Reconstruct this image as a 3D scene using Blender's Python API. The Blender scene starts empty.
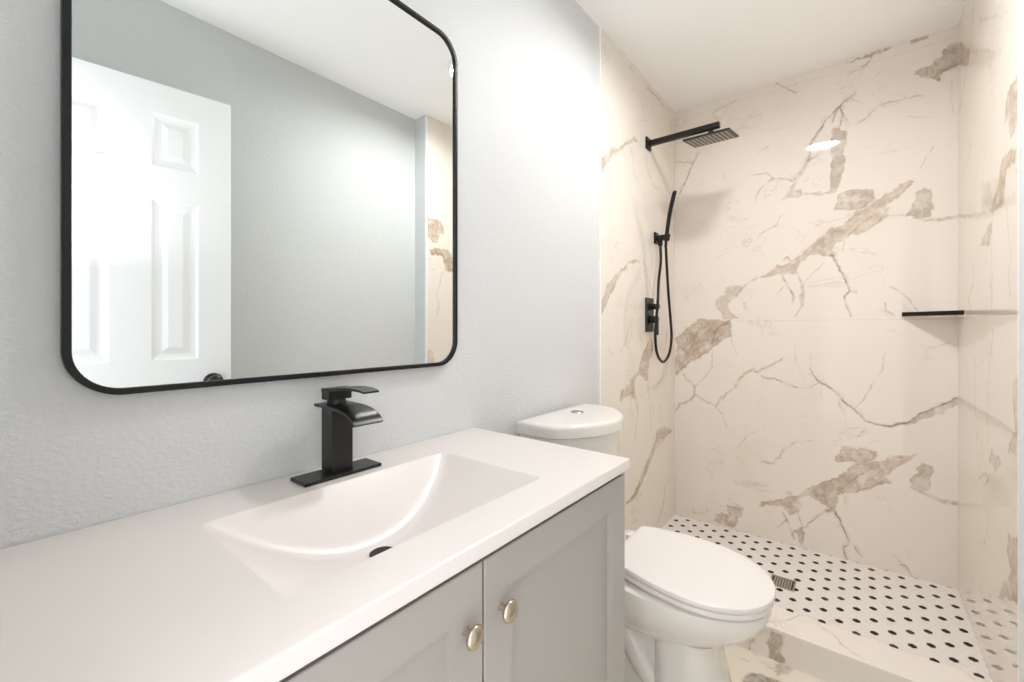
import bpy, bmesh, math, random
import numpy as np
from mathutils import Vector, Matrix

C = bpy.context.scene.collection
sc = bpy.context.scene
S = 0.866                      # room unit: distance of the camera from the mirror wall, metres
EYE = 1.310 * S                # eye height above the main floor

# ------------------------------------------------------------------ camera
cam_data = bpy.data.cameras.new('camera')
cam = bpy.data.objects.new('camera', cam_data); C.objects.link(cam)
cam.location = (S, 0.0, EYE)
cam.rotation_euler = (math.pi / 2, 0, math.radians(38.8))
cam_data.sensor_width = 36.0
cam_data.lens = 36.0 * 434.0 / 1024.0
cam_data.shift_y = -13.0 / 1024.0
cam_data.clip_start = 0.02
sc.camera = cam

# ------------------------------------------------------------------ world (daylight reaching the doorway behind the camera)
world = bpy.data.worlds.new('daylight'); sc.world = world
world.use_nodes = True
bg = world.node_tree.nodes['Background']
bg.inputs['Color'].default_value = (0.95, 0.975, 1.0, 1)
bg.inputs['Strength'].default_value = 2.2

# ------------------------------------------------------------------ the photographer's flash, bounced off the ceiling
fl = bpy.data.lights.new('bounce_flash', 'AREA'); fl.shape = 'DISK'; fl.size = 0.3
fl.energy = 2.4; fl.color = (0.97, 0.985, 1.0)
flash = bpy.data.objects.new('bounce_flash', fl); C.objects.link(flash)
flash.location = (0.95, 0.04, 1.32); flash.rotation_euler = (math.pi, 0, 0)
fl.spread = math.radians(170)

# ------------------------------------------------------------------ exposure
sc.view_settings.view_transform = 'Standard'
sc.view_settings.look = 'None'
sc.view_settings.gamma = 1.0
sc.view_settings.use_curve_mapping = False
sc.view_settings.exposure = 0.30
LAMP = 145.0                    # emission of the recessed ceiling lights
LAMP_COLOR = (1.0, 1.0, 1.0, 1)
sc.cycles.use_denoising = True
sc.cycles.max_bounces = 16
sc.cycles.diffuse_bounces = 8
sc.cycles.glossy_bounces = 8
sc.cycles.sample_clamp_indirect = 8.0

# ------------------------------------------------------------------ materials
def srgb(r, g, b):
    f = lambda c: (c / 255 / 12.92) if c / 255 <= 0.04045 else ((c / 255 + 0.055) / 1.055) ** 2.4
    return (f(r), f(g), f(b), 1.0)

def mat(name, color, rough=0.5, metal=0.0, spec=0.5, bump=0.0, bump_scale=100.0, stretch=None, vary=0.0, vary_scale=6.0, coat=0.0):
    m = bpy.data.materials.new(name); m.use_nodes = True
    nt = m.node_tree; N = nt.nodes; L = nt.links
    p = N['Principled BSDF']
    p.inputs['Roughness'].default_value = rough
    p.inputs['Metallic'].default_value = metal
    p.inputs['Specular IOR Level'].default_value = spec
    p.inputs['Coat Weight'].default_value = coat
    p.inputs['Coat Roughness'].default_value = 0.05
    tc = N.new('ShaderNodeTexCoord')
    no = N.new('ShaderNodeTexNoise'); no.inputs['Scale'].default_value = vary_scale; no.inputs['Detail'].default_value = 4
    L.new(tc.outputs['Object'], no.inputs['Vector'])
    mx = N.new('ShaderNodeMix'); mx.data_type = 'RGBA'
    d = 1.0 - vary
    mx.inputs['A'].default_value = (color[0] * d, color[1] * d, color[2] * d, 1)
    mx.inputs['B'].default_value = color
    L.new(no.outputs['Fac'], mx.inputs['Factor'])
    L.new(mx.outputs['Result'], p.inputs['Base Color'])
    if bump:
        mp = N.new('ShaderNodeMapping'); mp.inputs['Scale'].default_value = stretch or (1, 1, 1)
        b1 = N.new('ShaderNodeTexNoise'); b1.inputs['Scale'].default_value = bump_scale; b1.inputs['Detail'].default_value = 5
        L.new(tc.outputs['Object'], mp.inputs['Vector']); L.new(mp.outputs['Vector'], b1.inputs['Vector'])
        bp = N.new('ShaderNodeBump'); bp.inputs['Strength'].default_value = bump; bp.inputs['Distance'].default_value = 0.004
        L.new(b1.outputs['Fac'], bp.inputs['Height']); L.new(bp.outputs['Normal'], p.inputs['Normal'])
    return m

def emission(name, color, strength):
    m = bpy.data.materials.new(name); m.use_nodes = True
    nt = m.node_tree; nt.nodes.clear()
    e = nt.nodes.new('ShaderNodeEmission'); e.inputs['Color'].default_value = color; e.inputs['Strength'].default_value = strength
    o = nt.nodes.new('ShaderNodeOutputMaterial'); nt.links.new(e.outputs[0], o.inputs['Surface'])
    return m

def marble(name, base, rough=0.025, seams=(), seam_axis='Z', seam_color=(0.8, 0.72, 0.62, 1), tan=(0.40, 0.275, 0.165, 1), grey=(0.36, 0.275, 0.19, 1), spec=0.24):
    """Polished porcelain: cream body, four kinds of vein read from the 'vein' attribute and broken up with noise."""
    m = bpy.data.materials.new(name); m.use_nodes = True
    nt = m.node_tree; N = nt.nodes; L = nt.links
    p = N['Principled BSDF']; p.inputs['Roughness'].default_value = rough; p.inputs['Specular IOR Level'].default_value = spec
    tc = N.new('ShaderNodeTexCoord')
    at = N.new('ShaderNodeAttribute'); at.attribute_name = 'vein'
    sep = N.new('ShaderNodeSeparateColor'); L.new(at.outputs['Color'], sep.inputs['Color'])
    fine = N.new('ShaderNodeTexNoise'); fine.inputs['Scale'].default_value = 22; fine.inputs['Detail'].default_value = 8; fine.inputs['Roughness'].default_value = 0.68; fine.inputs['Distortion'].default_value = 1.2
    L.new(tc.outputs['Object'], fine.inputs['Vector'])
    cloud = N.new('ShaderNodeTexNoise'); cloud.inputs['Scale'].default_value = 3.2; cloud.inputs['Detail'].default_value = 5; cloud.inputs['Distortion'].default_value = 0.6
    L.new(tc.outputs['Object'], cloud.inputs['Vector'])
    def mr(sock, a, b, lo, hi):
        n = N.new('ShaderNodeMapRange'); n.inputs[1].default_value = a; n.inputs[2].default_value = b
        n.inputs[3].default_value = lo; n.inputs[4].default_value = hi; L.new(sock, n.inputs[0]); return n.outputs[0]
    def mul(a, b):
        n = N.new('ShaderNodeMath'); n.operation = 'MULTIPLY'; L.new(a, n.inputs[0]); L.new(b, n.inputs[1]); return n.outputs[0]
    def mix(fac, a, b):
        n = N.new('ShaderNodeMix'); n.data_type = 'RGBA'; L.new(fac, n.inputs['Factor'])
        for s, v in (('A', a), ('B', b)):
            if isinstance(v, tuple): n.inputs[s].default_value = v
            else: L.new(v, n.inputs[s])
        return n.outputs['Result']
    streak = N.new('ShaderNodeTexNoise'); streak.inputs['Scale'].default_value = 9; streak.inputs['Detail'].default_value = 9; streak.inputs['Roughness'].default_value = 0.7; streak.inputs['Distortion'].default_value = 2.2
    smap = N.new('ShaderNodeMapping'); smap.inputs['Rotation'].default_value = (0.6, -0.6, 0.6); smap.inputs['Scale'].default_value = (1.8, 1.0, 1.0)
    L.new(tc.outputs['Object'], smap.inputs['Vector']); L.new(smap.outputs['Vector'], streak.inputs['Vector'])
    brk = mul(mr(fine.outputs['Fac'], 0.30, 0.58, 0.72, 1.0), mr(streak.outputs['Fac'], 0.38, 0.56, 0.55, 1.0))
    c = mix(mr(cloud.outputs['Fac'], 0.56, 0.74, 0.0, 0.22), base, (base[0] * 0.84, base[1] * 0.78, base[2] * 0.70, 1))
    hair = N.new('ShaderNodeTexNoise'); hair.inputs['Scale'].default_value = 2.6; hair.inputs['Detail'].default_value = 4; hair.inputs['Roughness'].default_value = 0.58; hair.inputs['Distortion'].default_value = 0.8
    hmap = N.new('ShaderNodeMapping'); hmap.inputs['Location'].default_value = (3.1, 1.7, 5.3); hmap.inputs['Rotation'].default_value = (0.5, -0.5, 0.5); hmap.inputs['Scale'].default_value = (1.0, 1.0, 1.9)
    L.new(tc.outputs['Object'], hmap.inputs['Vector']); L.new(hmap.outputs['Vector'], hair.inputs['Vector'])
    dist = N.new('ShaderNodeMath'); dist.operation = 'SUBTRACT'; dist.inputs[1].default_value = 0.5; L.new(hair.outputs['Fac'], dist.inputs[0])
    ab = N.new('ShaderNodeMath'); ab.operation = 'ABSOLUTE'; L.new(dist.outputs[0], ab.inputs[0])
    c = mix(mul(mr(ab.outputs[0], 0.0, 0.011, 0.24, 0.0), mr(cloud.outputs['Fac'], 0.50, 0.60, 0.0, 1.0)), c, tan)   # faint hairlines
    c = mix(mul(sep.outputs['Red'], brk), c, tan)
    c = mix(mul(sep.outputs['Green'], brk), c, grey)
    c = mix(mul(at.outputs['Alpha'], mr(fine.outputs['Fac'], 0.36, 0.56, 0.25, 1.0)), c, (0.46, 0.27, 0.13, 1))
    c = mix(mul(sep.outputs['Blue'], mr(fine.outputs['Fac'], 0.34, 0.56, 0.45, 1.0)), c, (0.17, 0.125, 0.09, 1))
    if seams:
        sx = N.new('ShaderNodeSeparateXYZ'); L.new(tc.outputs['Object'], sx.inputs[0])
        for v in seams:
            cmpn = N.new('ShaderNodeMath'); cmpn.operation = 'COMPARE'; cmpn.inputs[1].default_value = v; cmpn.inputs[2].default_value = 0.0012
            L.new(sx.outputs[seam_axis], cmpn.inputs[0])
            c = mix(cmpn.outputs[0], c, seam_color)
    L.new(c, p.inputs['Base Color'])
    return m

# ------------------------------------------------------------------ mesh helpers
def world_loc(o):
    v = Vector((0, 0, 0))
    while o: v += o.location; o = o.parent
    return v

def obj(name, bm, m, parent=None, smooth=None, local=False):
    """Link a bmesh (built in world coordinates) as one object; under a parent it is moved into the parent's space."""
    me = bpy.data.meshes.new(name)
    if parent and not local:
        bmesh.ops.translate(bm, verts=bm.verts, vec=-world_loc(parent))
    bmesh.ops.recalc_face_normals(bm, faces=bm.faces)
    bm.to_mesh(me); bm.free()
    for x in (m if isinstance(m, (list, tuple)) else [m]): me.materials.append(x)
    if smooth is not None and len(me.polygons):
        me.polygons.foreach_set('use_smooth', [True] * len(me.polygons))
        me.set_sharp_from_angle(angle=math.radians(smooth))
    o = bpy.data.objects.new(name, me); C.objects.link(o)
    if parent: o.parent = parent
    return o

def tag(o, label, cat, group=None):
    o['label'] = label; o['category'] = cat
    if group: o['group'] = group
    return o

def thing(name, label, cat, loc=(0, 0, 0), rotz=0.0, group=None):
    o = bpy.data.objects.new(name, None); C.objects.link(o)
    o.empty_display_size = 0.05
    o.location = loc; o.rotation_euler = (0, 0, rotz)
    return tag(o, label, cat, group)

def struct(name, bm, m, smooth=None):
    o = obj(name, bm, m, None, smooth); o['kind'] = 'structure'
    return o

def box(bm, lo, hi, r=0.0, seg=2):
    g = bmesh.ops.create_cube(bm, size=1.0)
    vs = g['verts']
    for v in vs:
        v.co = Vector([lo[i] if v.co[i] < 0 else hi[i] for i in range(3)])
    if r > 0:
        es = list({e for v in vs for e in v.link_edges})
        bmesh.ops.bevel(bm, geom=es, offset=r, segments=seg, affect='EDGES', profile=0.5)
    return bm

def B(lo, hi, r=0.0, seg=2): return box(bmesh.new(), lo, hi, r, seg)

def loft(bm, rings, cap0=True, cap1=True, closed=True):
    vr = [[bm.verts.new(p) for p in ring] for ring in rings]
    n = len(vr[0])
    for a, b in zip(vr, vr[1:]):
        for i in range(n if closed else n - 1):
            j = (i + 1) % n
            bm.faces.new((a[i], a[j], b[j], b[i]))
    if cap0: bm.faces.new(list(reversed(vr[0])))
    if cap1: bm.faces.new(vr[-1])
    return bm

def frame_of(d):
    d = Vector(d).normalized()
    a = Vector((0, 0, 1)) if abs(d.z) < 0.9 else Vector((1, 0, 0))
    u = d.cross(a).normalized(); return d, u, d.cross(u).normalized()

def lathe(bm, base, axis, profile, n=28):
    """profile: (distance along the axis, radius)"""
    d, u, w = frame_of(axis); base = Vector(base)
    rings = []
    for h, r in profile:
        rings.append([base + d * h + (u * math.cos(2 * math.pi * i / n) + w * math.sin(2 * math.pi * i / n)) * max(r, 1e-5) for i in range(n)])
    return loft(bm, rings)

def tube(bm, pts, r, n=12):
    pts = [Vector(p) for p in pts]
    rings = []; u = None
    for i, p in enumerate(pts):
        t = (pts[min(i + 1, len(pts) - 1)] - pts[max(i - 1, 0)]).normalized()
        if u is None: _, u, _w = frame_of(t)
        u = (u - t * u.dot(t)).normalized(); w = t.cross(u)
        rr = r[i] if isinstance(r, (list, tuple)) else r
        rings.append([p + (u * math.cos(2 * math.pi * k / n) + w * math.sin(2 * math.pi * k / n)) * rr for k in range(n)])
    return loft(bm, rings)

def spline(ctrl, k=8):
    """Catmull-Rom through the control points"""
    P = [Vector(c) for c in ctrl]; P = [2 * P[0] - P[1]] + P + [2 * P[-1] - P[-2]]
    out = []
    for i in range(1, len(P) - 2):
        for s in range(k):
            t = s / k
            out.append(0.5 * ((2 * P[i]) + (P[i + 1] - P[i - 1]) * t + (2 * P[i - 1] - 5 * P[i] + 4 * P[i + 1] - P[i + 2]) * t * t
                              + (3 * P[i] - P[i - 1] - 3 * P[i + 1] + P[i + 2]) * t ** 3))
    out.append(P[-2]); return out

def prism(bm, prof, fn0, fn1):
    """side walls and caps between two placements of a 2-D outline"""
    return loft(bm, [[Vector(fn0(a, b)) for a, b in prof], [Vector(fn1(a, b)) for a, b in prof]])

# ------------------------------------------------------------------ marble slabs with their vein pattern
# P: filled patch, L: line with a width in mm at each point; kinds t tan, g grey, d dark crack, r rust; strength; points in mm on the slab
VEINS = {
 'back': [
  ('L','d',0.4,[(525,2413,10.4),(604,2334,7.7)]),
  ('L','t',0.35,[(335,2387,11.0),(207,2355,11.4),(244,2299,8.4)]),
  ('L','d',0.45,[(-6,2134,6.0),(103,2096,9.3),(142,2156,5.8)]),
  ('L','d',0.6,[(103,2096,7.0),(69,2022,9.4),(58,1983,11.8),(17,1908,6.0)]),
  ('P','g',0.8,[(1173,2364),(1191,2352),(1191,2254),(1167,2254),(1143,2238),(1127,2209),(1102,2226),(1070,2247),(1040,2275),(1086,2281),(1108,2299),(1136,2314),(1152,2338)]),
  ('L','d',0.8,[(1188,2259,4.3),(1152,2256,6.9),(1127,2209,5.2)]),
  ('P','g',0.8,[(798,2408),(959,2429),(980,2414),(945,2407),(851,2407)]),
  ('P','g',0.8,[(1040,2423),(1102,2426),(1096,2409),(1037,2404)]),
  ('L','d',0.6,[(906,2404,4.7),(884,2370,9.4),(829,2358,4.8)]),
  ('L','t',0.3,[(884,2370,4.7),(855,2320,9.5),(771,2321,4.9)]),
  ('L','d',0.75,[(851,2250,3.8),(810,2226,8.7),(775,2203,9.7),(732,2153,7.4),(708,2115,11.9),(675,2075,11.0),(663,2038,7.5),(663,1998,7.0)]),
  ('L','d',0.6,[(806,2227,7.2),(783,2201,7.3),(798,2167,8.7),(787,2112,7.3)]),
  ('L','t',0.6,[(798,2167,7.2),(821,2117,6.2),(833,2099,3.8)]),
  ('L','d',0.6,[(775,2203,7.8),(756,2136,5.9)]),
  ('L','t',0.4,[(814,2234,9.6),(877,2194,4.7)]),
  ('L','d',0.35,[(851,2098,4.7),(945,2172,9.2),(983,2169,6.8),(1063,2165,8.0),(1089,2161,3.5)]),
  ('L','t',0.5,[(931,2191,4.6),(952,2156,11.5)]),
  ('L','t',0.4,[(1031,2086,4.5),(1115,2052,4.4)]),
  ('L','t',0.5,[(1111,1926,4.4),(1073,1843,4.4)]),
  ('L','t',0.3,[(1167,2186,8.6),(1167,2104,5.1),(1179,2040,4.3)]),
  ('P','g',0.7,[(756,2107),(787,2107),(791,2087),(814,2080),(806,1986),(798,1897),(795,1854),(771,1805),(744,1791),(748,1859),(760,1949)]),
  ('L','g',0.7,[(756,1799,14.7),(708,1793,9.9),(650,1815,5.0)]),
  ('L','g',0.75,[(716,1999,9.9),(667,1987,20.1),(638,1933,25.3),(616,1897,25.4),(586,1889,10.3)]),
  ('L','g',0.6,[(608,1884,15.3),(582,1838,25.7),(556,1802,10.3)]),
  ('P','g',0.55,[(586,1842),(638,1837),(629,1808),(538,1800)]),
  ('L','g',0.5,[(642,1811,10.1),(708,1808,9.9)]),
  ('L','t',0.6,[(586,1894,10.3),(506,1921,8.4),(451,1880,10.6),(432,1846,8.0),(423,1794,4.3)]),
  ('L','t',0.6,[(506,1921,6.3),(474,1955,7.4),(418,1956,8.6),(394,1956,4.3)]),
  ('L','t',0.55,[(547,1721,7.8),(516,1668,12.6),(451,1635,5.3)]),
  ('L','t',0.25,[(265,2007,6.7),(280,1942,5.6)]),
  ('P','g',0.75,[(779,1785),(825,1795),(913,1787),(920,1739),(884,1703),(821,1700),(768,1714)]),
  ('P','t',0.62,[(1057,1789),(1000,1778),(970,1752),(935,1731),(884,1698),(825,1666),(798,1636),(756,1628),(724,1593),(688,1558),(646,1528),(616,1491),(599,1467),(525,1463),(451,1406),(456,1398),(538,1415),(586,1401),(616,1414),(629,1479),(646,1493),(667,1505),(724,1485),(760,1481),(771,1548),(818,1571),(870,1588),(928,1621),(970,1652),(952,1687),(994,1725),(1040,1770)]),
  ('P','g',0.45,[(798,1636),(756,1628),(708,1585),(675,1525),(724,1485),(760,1481),(764,1549),(810,1586)]),
  ('L','r',0.7,[(764,1544,5.8),(818,1571,8.6),(855,1618,7.1),(906,1657,4.7)]),
  ('L','r',0.55,[(806,1625,7.2),(848,1686,11.4),(892,1716,7.5),(935,1731,8.3),(1004,1768,4.5)]),
  ('L','r',0.6,[(870,1588,7.1),(928,1621,5.6),(963,1685,4.6)]),
  ('L','r',0.75,[(556,1486,5.2),(573,1503,8.2),(582,1484,6.2)]),
  ('L','r',0.8,[(451,1406,12.8),(516,1433,7.3),(582,1473,6.2),(625,1500,7.1)]),
  ('L','d',0.6,[(547,1404,6.2),(573,1351,9.3),(599,1293,12.3),(599,1267,5.1)]),
  ('L','g',0.75,[(616,1414,10.2),(638,1352,13.1),(629,1297,25.3),(633,1251,15.2),(604,1191,5.1)]),
  ('L','t',0.6,[(525,1312,5.2),(556,1357,8.3)]),
  ('L','t',0.6,[(638,1352,5.1),(675,1405,7.0),(724,1450,7.4)]),
  ('L','d',0.8,[(752,1491,11.7),(779,1435,8.7),(802,1375,7.2),(821,1312,8.6),(802,1284,8.7),(810,1231,7.2),(829,1187,4.8)]),
  ('L','d',0.5,[(821,1312,7.2),(851,1301,4.7)]),
  ('L','t',0.4,[(806,1558,9.6),(798,1501,4.8)]),
  ('P','g',0.7,[(1086,1752),(1105,1743),(1111,1716),(1102,1696),(1111,1655),(1105,1625),(1057,1624),(1027,1638),(1050,1692),(1063,1734)]),
  ('L','g',0.65,[(1047,1626,8.9),(1086,1613,15.4),(1136,1605,17.3),(1188,1610,17.0)]),
  ('L','d',0.4,[(970,1652,4.6),(1024,1647,4.5)]),
  ('L','d',0.6,[(949,1254,4.6),(956,1217,9.2),(980,1198,6.4)]),
  ('L','t',0.6,[(970,1322,6.9),(1031,1274,9.0),(1063,1214,4.4)]),
  ('L','d',0.4,[(1017,1243,6.8),(1040,1206,4.5)]),
  ('P','t',0.55,[(265,1358),(325,1371),(360,1364),(355,1326),(315,1289),(290,1257),(300,1223),(350,1186),(259,1188),(249,1230),(218,1265),(223,1298),(270,1319)]),
  ('L','r',0.6,[(350,1342,9.8),(385,1373,8.1),(437,1407,5.3)]),
  ('P','t',0.75,[(6,848),(-12,871),(-6,943),(12,1027),(12,1075),(75,1129),(126,1181),(305,1179),(305,1090),(244,1056),(180,992),(103,948),(64,911),(29,891)]),
  ('P','g',0.4,[(126,1181),(305,1179),(300,1123),(196,1038),(86,976),(29,992),(75,1076)]),
  ('L','r',0.7,[(17,1075,11.9),(75,1129,14.7),(137,1181,8.7)]),
  ('L','r',0.7,[(6,860,23.9),(75,929,11.7),(180,997,12.6),(244,1056,9.0),(305,1090,5.5)]),
  ('L','d',0.7,[(300,1173,6.7),(244,1140,11.2),(218,1100,7.9),(207,1044,5.7)]),
  ('L','t',0.4,[(300,1090,8.3),(315,1035,7.7),(335,992,5.5)]),
  ('L','d',0.5,[(41,862,5.9),(114,786,8.7)]),
  ('L','t',0.45,[(207,1038,5.7),(207,907,6.8),(114,786,8.1)]),
  ('L','d',0.55,[(114,797,9.3),(114,745,11.6),(81,707,11.7),(29,683,14.8),(0,626,14.3)]),
  ('L','d',0.45,[(114,751,8.7),(228,688,9.0)]),
  ('L','r',0.6,[(228,688,14.1),(244,730,14.1),(325,804,14.3),(335,838,15.4),(375,890,16.3),(418,914,14.0),(437,894,6.4)]),
  ('L','d',0.55,[(428,899,5.4),(525,957,10.4),(542,973,5.2)]),
  ('L','t',0.6,[(228,688,8.5),(265,648,7.8),(280,583,8.4)]),
  ('L','d',0.5,[(451,884,5.3),(488,866,19.0),(516,868,10.5),(608,829,10.2)]),
  ('L','t',0.5,[(608,829,5.1),(667,834,6.5),(708,862,8.9)]),
  ('L','t',0.3,[(667,1009,7.0),(675,914,6.0),(700,856,5.0)]),
  ('L','t',0.3,[(604,1048,7.1),(608,961,6.1),(646,862,5.0)]),
  ('L','t',0.4,[(394,567,10.8),(335,481,4.4)]),
  ('L','t',0.4,[(335,426,5.5),(365,410,5.4)]),
  ('L','r',0.65,[(451,421,11.7),(506,429,15.7),(542,475,10.4),(551,513,5.2)]),
  ('L','t',0.4,[(551,497,5.2),(608,553,10.2),(683,576,5.0)]),
  ('L','t',0.3,[(175,345,5.7),(212,273,7.4)]),
  ('L','d',0.8,[(667,934,4.0),(700,866,7.0),(752,841,11.7),(798,782,9.6),(844,740,6.7),(884,697,6.6),(920,688,11.6),(959,680,9.2),(1034,713,9.9),(1070,758,8.0),(1136,796,6.9),(1188,840,6.8)]),
  ('P','g',0.7,[(892,694),(959,680),(1004,713),(1040,723),(1070,760),(1133,800),(1191,843),(1191,817),(1140,764),(1070,731),(1044,705),(970,677)]),
  ('L','g',0.5,[(779,785,14.6),(802,715,9.6)]),
  ('L','t',0.55,[(844,759,4.8),(884,815,7.0),(942,941,5.5),(952,1019,4.6)]),
  ('L','t',0.3,[(798,811,7.2),(810,644,4.8),(825,613,4.8)]),
  ('L','d',0.6,[(851,622,7.6),(884,660,5.6)]),
  ('L','d',0.35,[(1102,1047,4.4),(1167,1074,6.0)]),
  ('L','t',0.3,[(892,591,6.6),(935,616,4.6)]),
  ('P','t',0.8,[(798,565),(855,570),(920,563),(924,526),(884,505),(833,490),(768,492)]),
  ('P','t',0.7,[(1063,570),(1017,566),(959,533),(920,516),(862,500),(818,463),(798,430),(724,375),(675,339),(646,322),(616,280),(586,268),(451,203),(451,192),(538,209),(586,175),(616,188),(629,268),(667,292),(716,269),(744,252),(768,258),(779,324),(851,356),(920,405),(976,431),(959,446),(1000,505)]),
  ('P','g',0.4,[(798,430),(724,375),(675,324),(716,269),(744,252),(768,258),(779,334),(818,405)]),
  ('L','r',0.7,[(779,329,5.8),(825,402,8.6),(870,445,4.7),(920,498,8.4),(1004,550,6.3),(1057,569,4.5)]),
  ('L','r',0.6,[(779,324,9.7),(851,361,9.5),(920,409,6.5)]),
  ('L','d',0.6,[(910,398,4.7),(942,419,12.0),(976,431,4.6)]),
  ('L','r',0.5,[(870,398,4.7),(935,468,6.9),(990,516,4.5)]),
  ('L','r',0.4,[(810,327,5.8),(802,267,4.8)]),
  ('L','d',0.85,[(732,229,14.8),(760,256,14.6),(787,205,8.7),(821,100,7.7)]),
  ('L','d',0.7,[(821,100,9.6),(798,73,9.6),(814,25,8.6)]),
  ('L','d',0.6,[(840,91,8.6),(870,53,5.7)]),
  ('L','d',0.55,[(740,246,9.8),(667,157,7.5),(638,118,5.1)]),
  ('P','g',0.75,[(1080,529),(1108,531),(1118,506),(1102,472),(1111,457),(1108,434),(1080,419),(1040,423),(1047,465),(1060,503)]),
  ('L','g',0.75,[(1040,423,8.9),(1086,403,17.6),(1146,385,19.4),(1191,385,23.4)]),
  ('L','t',0.5,[(976,102,7.3),(1017,62,9.0)]),
  ('L','d',0.6,[(1004,66,8.1),(1024,64,6.7),(1047,27,4.5)]),
  ('L','t',0.4,[(1040,150,4.5),(1031,111,4.5)]),
  ('L','r',0.8,[(451,192,13.8),(516,229,8.4),(586,268,7.2)]),
  ('L','r',0.8,[(556,276,6.2),(573,290,8.2),(586,278,6.2)]),
  ('L','g',0.75,[(551,176,10.4),(573,136,10.3),(599,61,13.3)]),
  ('P','g',0.75,[(608,105),(638,128),(646,95),(633,26),(616,82)]),
  ('L','t',0.6,[(525,91,5.2),(569,150,9.3)]),
  ('L','g',0.6,[(616,188,9.2),(633,127,10.1)]),
  ('L','g',0.5,[(595,85,10.2),(621,124,7.6)]),
  ('P','t',0.75,[(280,154),(350,150),(370,149),(345,83),(315,30),(218,42),(223,83),(290,101)]),
  ('L','r',0.6,[(300,198,5.5),(325,171,8.8),(370,149,9.8),(355,96,5.5)]),
  ('L','t',0.35,[(103,80,23.3),(114,59,17.4)]),
  ('L','t',0.3,[(212,210,8.5),(228,197,5.6)]),
 ],
 'left': [
  ('P','t',0.6,[(1684,1844),(1784,1932),(1915,1997),(2042,2069),(2079,2062),(1960,2010),(1840,1932),(1750,1868),(1684,1793)]),
  ('L','r',0.6,[(1703,1815,8.6),(1789,1916,6.7),(1915,1993,6.6),(2042,2069,5.9),(2117,2054,5.1)]),
  ('L','t',0.4,[(2130,2058,7.1),(2117,2115,5.1)]),
  ('L','r',0.5,[(2182,2013,10.3),(2210,1959,9.4),(2294,1886,8.1),(2398,1901,5.6),(2511,1877,5.8)]),
  ('L','t',0.4,[(2294,2359,5.4),(2210,2220,7.3),(2067,2162,5.0)]),
  ('L','d',0.6,[(2182,2391,5.2),(2294,2391,8.6),(2446,2381,6.8)]),
  ('L','t',0.4,[(1721,2372,8.7),(1721,2315,4.3)]),
  ('L','d',0.5,[(1972,2385,6.7),(2018,2387,6.8)]),
  ('P','g',0.6,[(1684,1246),(1750,1328),(1820,1369),(1937,1432),(2042,1479),(2092,1470),(1983,1445),(1883,1385),(1799,1305),(1684,1190)]),
  ('L','r',0.5,[(1703,1212,6.0),(1809,1323,5.8),(1960,1440,6.2),(2042,1479,6.4),(2104,1461,5.0)]),
  ('L','t',0.4,[(2092,1470,5.0),(2130,1525,5.1),(2210,1625,7.3)]),
  ('L','t',0.6,[(2156,1473,7.2),(2182,1429,8.3),(2279,1311,9.6)]),
  ('L','t',0.35,[(2237,1619,6.3),(2279,1412,5.3)]),
  ('L','t',0.5,[(1972,1139,9.6),(1937,1064,14.2),(1872,1024,6.9)]),
  ('L','t',0.3,[(1750,1038,13.2),(1799,1018,9.0)]),
  ('P','t',0.72,[(2251,1092),(2294,1016),(2223,951),(2196,864),(2117,892),(2067,896),(2042,854),(2055,789),(1960,810),(1861,799),(1883,843),(1983,860),(2006,892),(2092,929),(2143,1012)]),
  ('P','r',0.35,[(2018,866),(2055,789),(1960,810),(1861,799),(1883,843),(1983,860)]),
  ('L','d',0.5,[(2055,803,9.9),(2079,711,9.0),(2042,584,4.9)]),
  ('L','d',0.45,[(2196,885,12.5),(2237,745,7.4),(2251,595,5.3)]),
  ('L','d',0.4,[(1983,798,6.7),(2018,686,4.9)]),
  ('L','d',0.4,[(2279,723,6.4),(2294,651,5.4)]),
  ('L','d',0.3,[(1960,748,4.8),(1983,701,4.8)]),
  ('L','d',0.35,[(2383,703,8.8),(2398,601,5.6)]),
  ('L','t',0.3,[(2511,662,5.8),(2494,607,5.7)]),
  ('L','t',0.5,[(2353,1151,21.9),(2308,1054,16.2)]),
  ('L','t',0.5,[(2494,1123,22.9),(2478,1049,11.4)]),
  ('P','g',0.85,[(2330,577),(2425,580),(2494,562),(2596,528),(2462,513),(2353,516),(2294,471),(2230,411),(2156,366),(2067,311),(2006,291),(1937,297),(1937,313),(2016,318),(2092,374),(2182,431),(2254,480),(2317,541)]),
  ('L','d',0.55,[(2579,532,7.1),(2446,514,6.8),(2308,482,6.5),(2210,404,6.3),(2067,316,6.9),(1937,302,7.6)]),
  ('L','g',0.75,[(2555,265,7.0),(2466,243,8.5),(2438,144,11.3),(2353,72,16.4)]),
 ],
 'right': [
  ('L','d',0.45,[(2287,2343,5.1),(2332,2259,5.2),(2398,2168,5.4),(2546,2079,5.3),(2619,2037,4.2)]),
  ('P','g',0.6,[(2631,2353),(2451,2248),(2370,2188),(2390,2137),(2631,2255)]),
  ('L','g',0.3,[(2209,2210,14.0),(1939,2079,9.0)]),
  ('L','g',0.25,[(2370,2181,15.2),(2043,2025,12.8)]),
  ('P','t',0.6,[(1697,1806),(1783,1808),(1835,1804),(1863,1722),(1819,1712),(1807,1654),(1759,1665),(1697,1692)]),
  ('P','t',0.7,[(1737,1607),(1857,1632),(1915,1616),(1927,1576),(2016,1519),(2063,1510),(1984,1500),(1857,1487),(1871,1521),(1835,1579),(1759,1590)]),
  ('P','t',0.6,[(2016,1475),(2150,1443),(2186,1418),(2047,1401),(2016,1444)]),
  ('L','g',0.45,[(2631,1612,17.0),(2420,1569,11.6),(2063,1510,6.5)]),
  ('L','r',0.5,[(2016,1519,3.2),(2016,1349,3.8),(2016,1185,3.2)]),
  ('L','r',0.5,[(1846,1482,5.7),(1793,1322,2.8),(1819,1266,5.6),(1804,1207,2.8)]),
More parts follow.
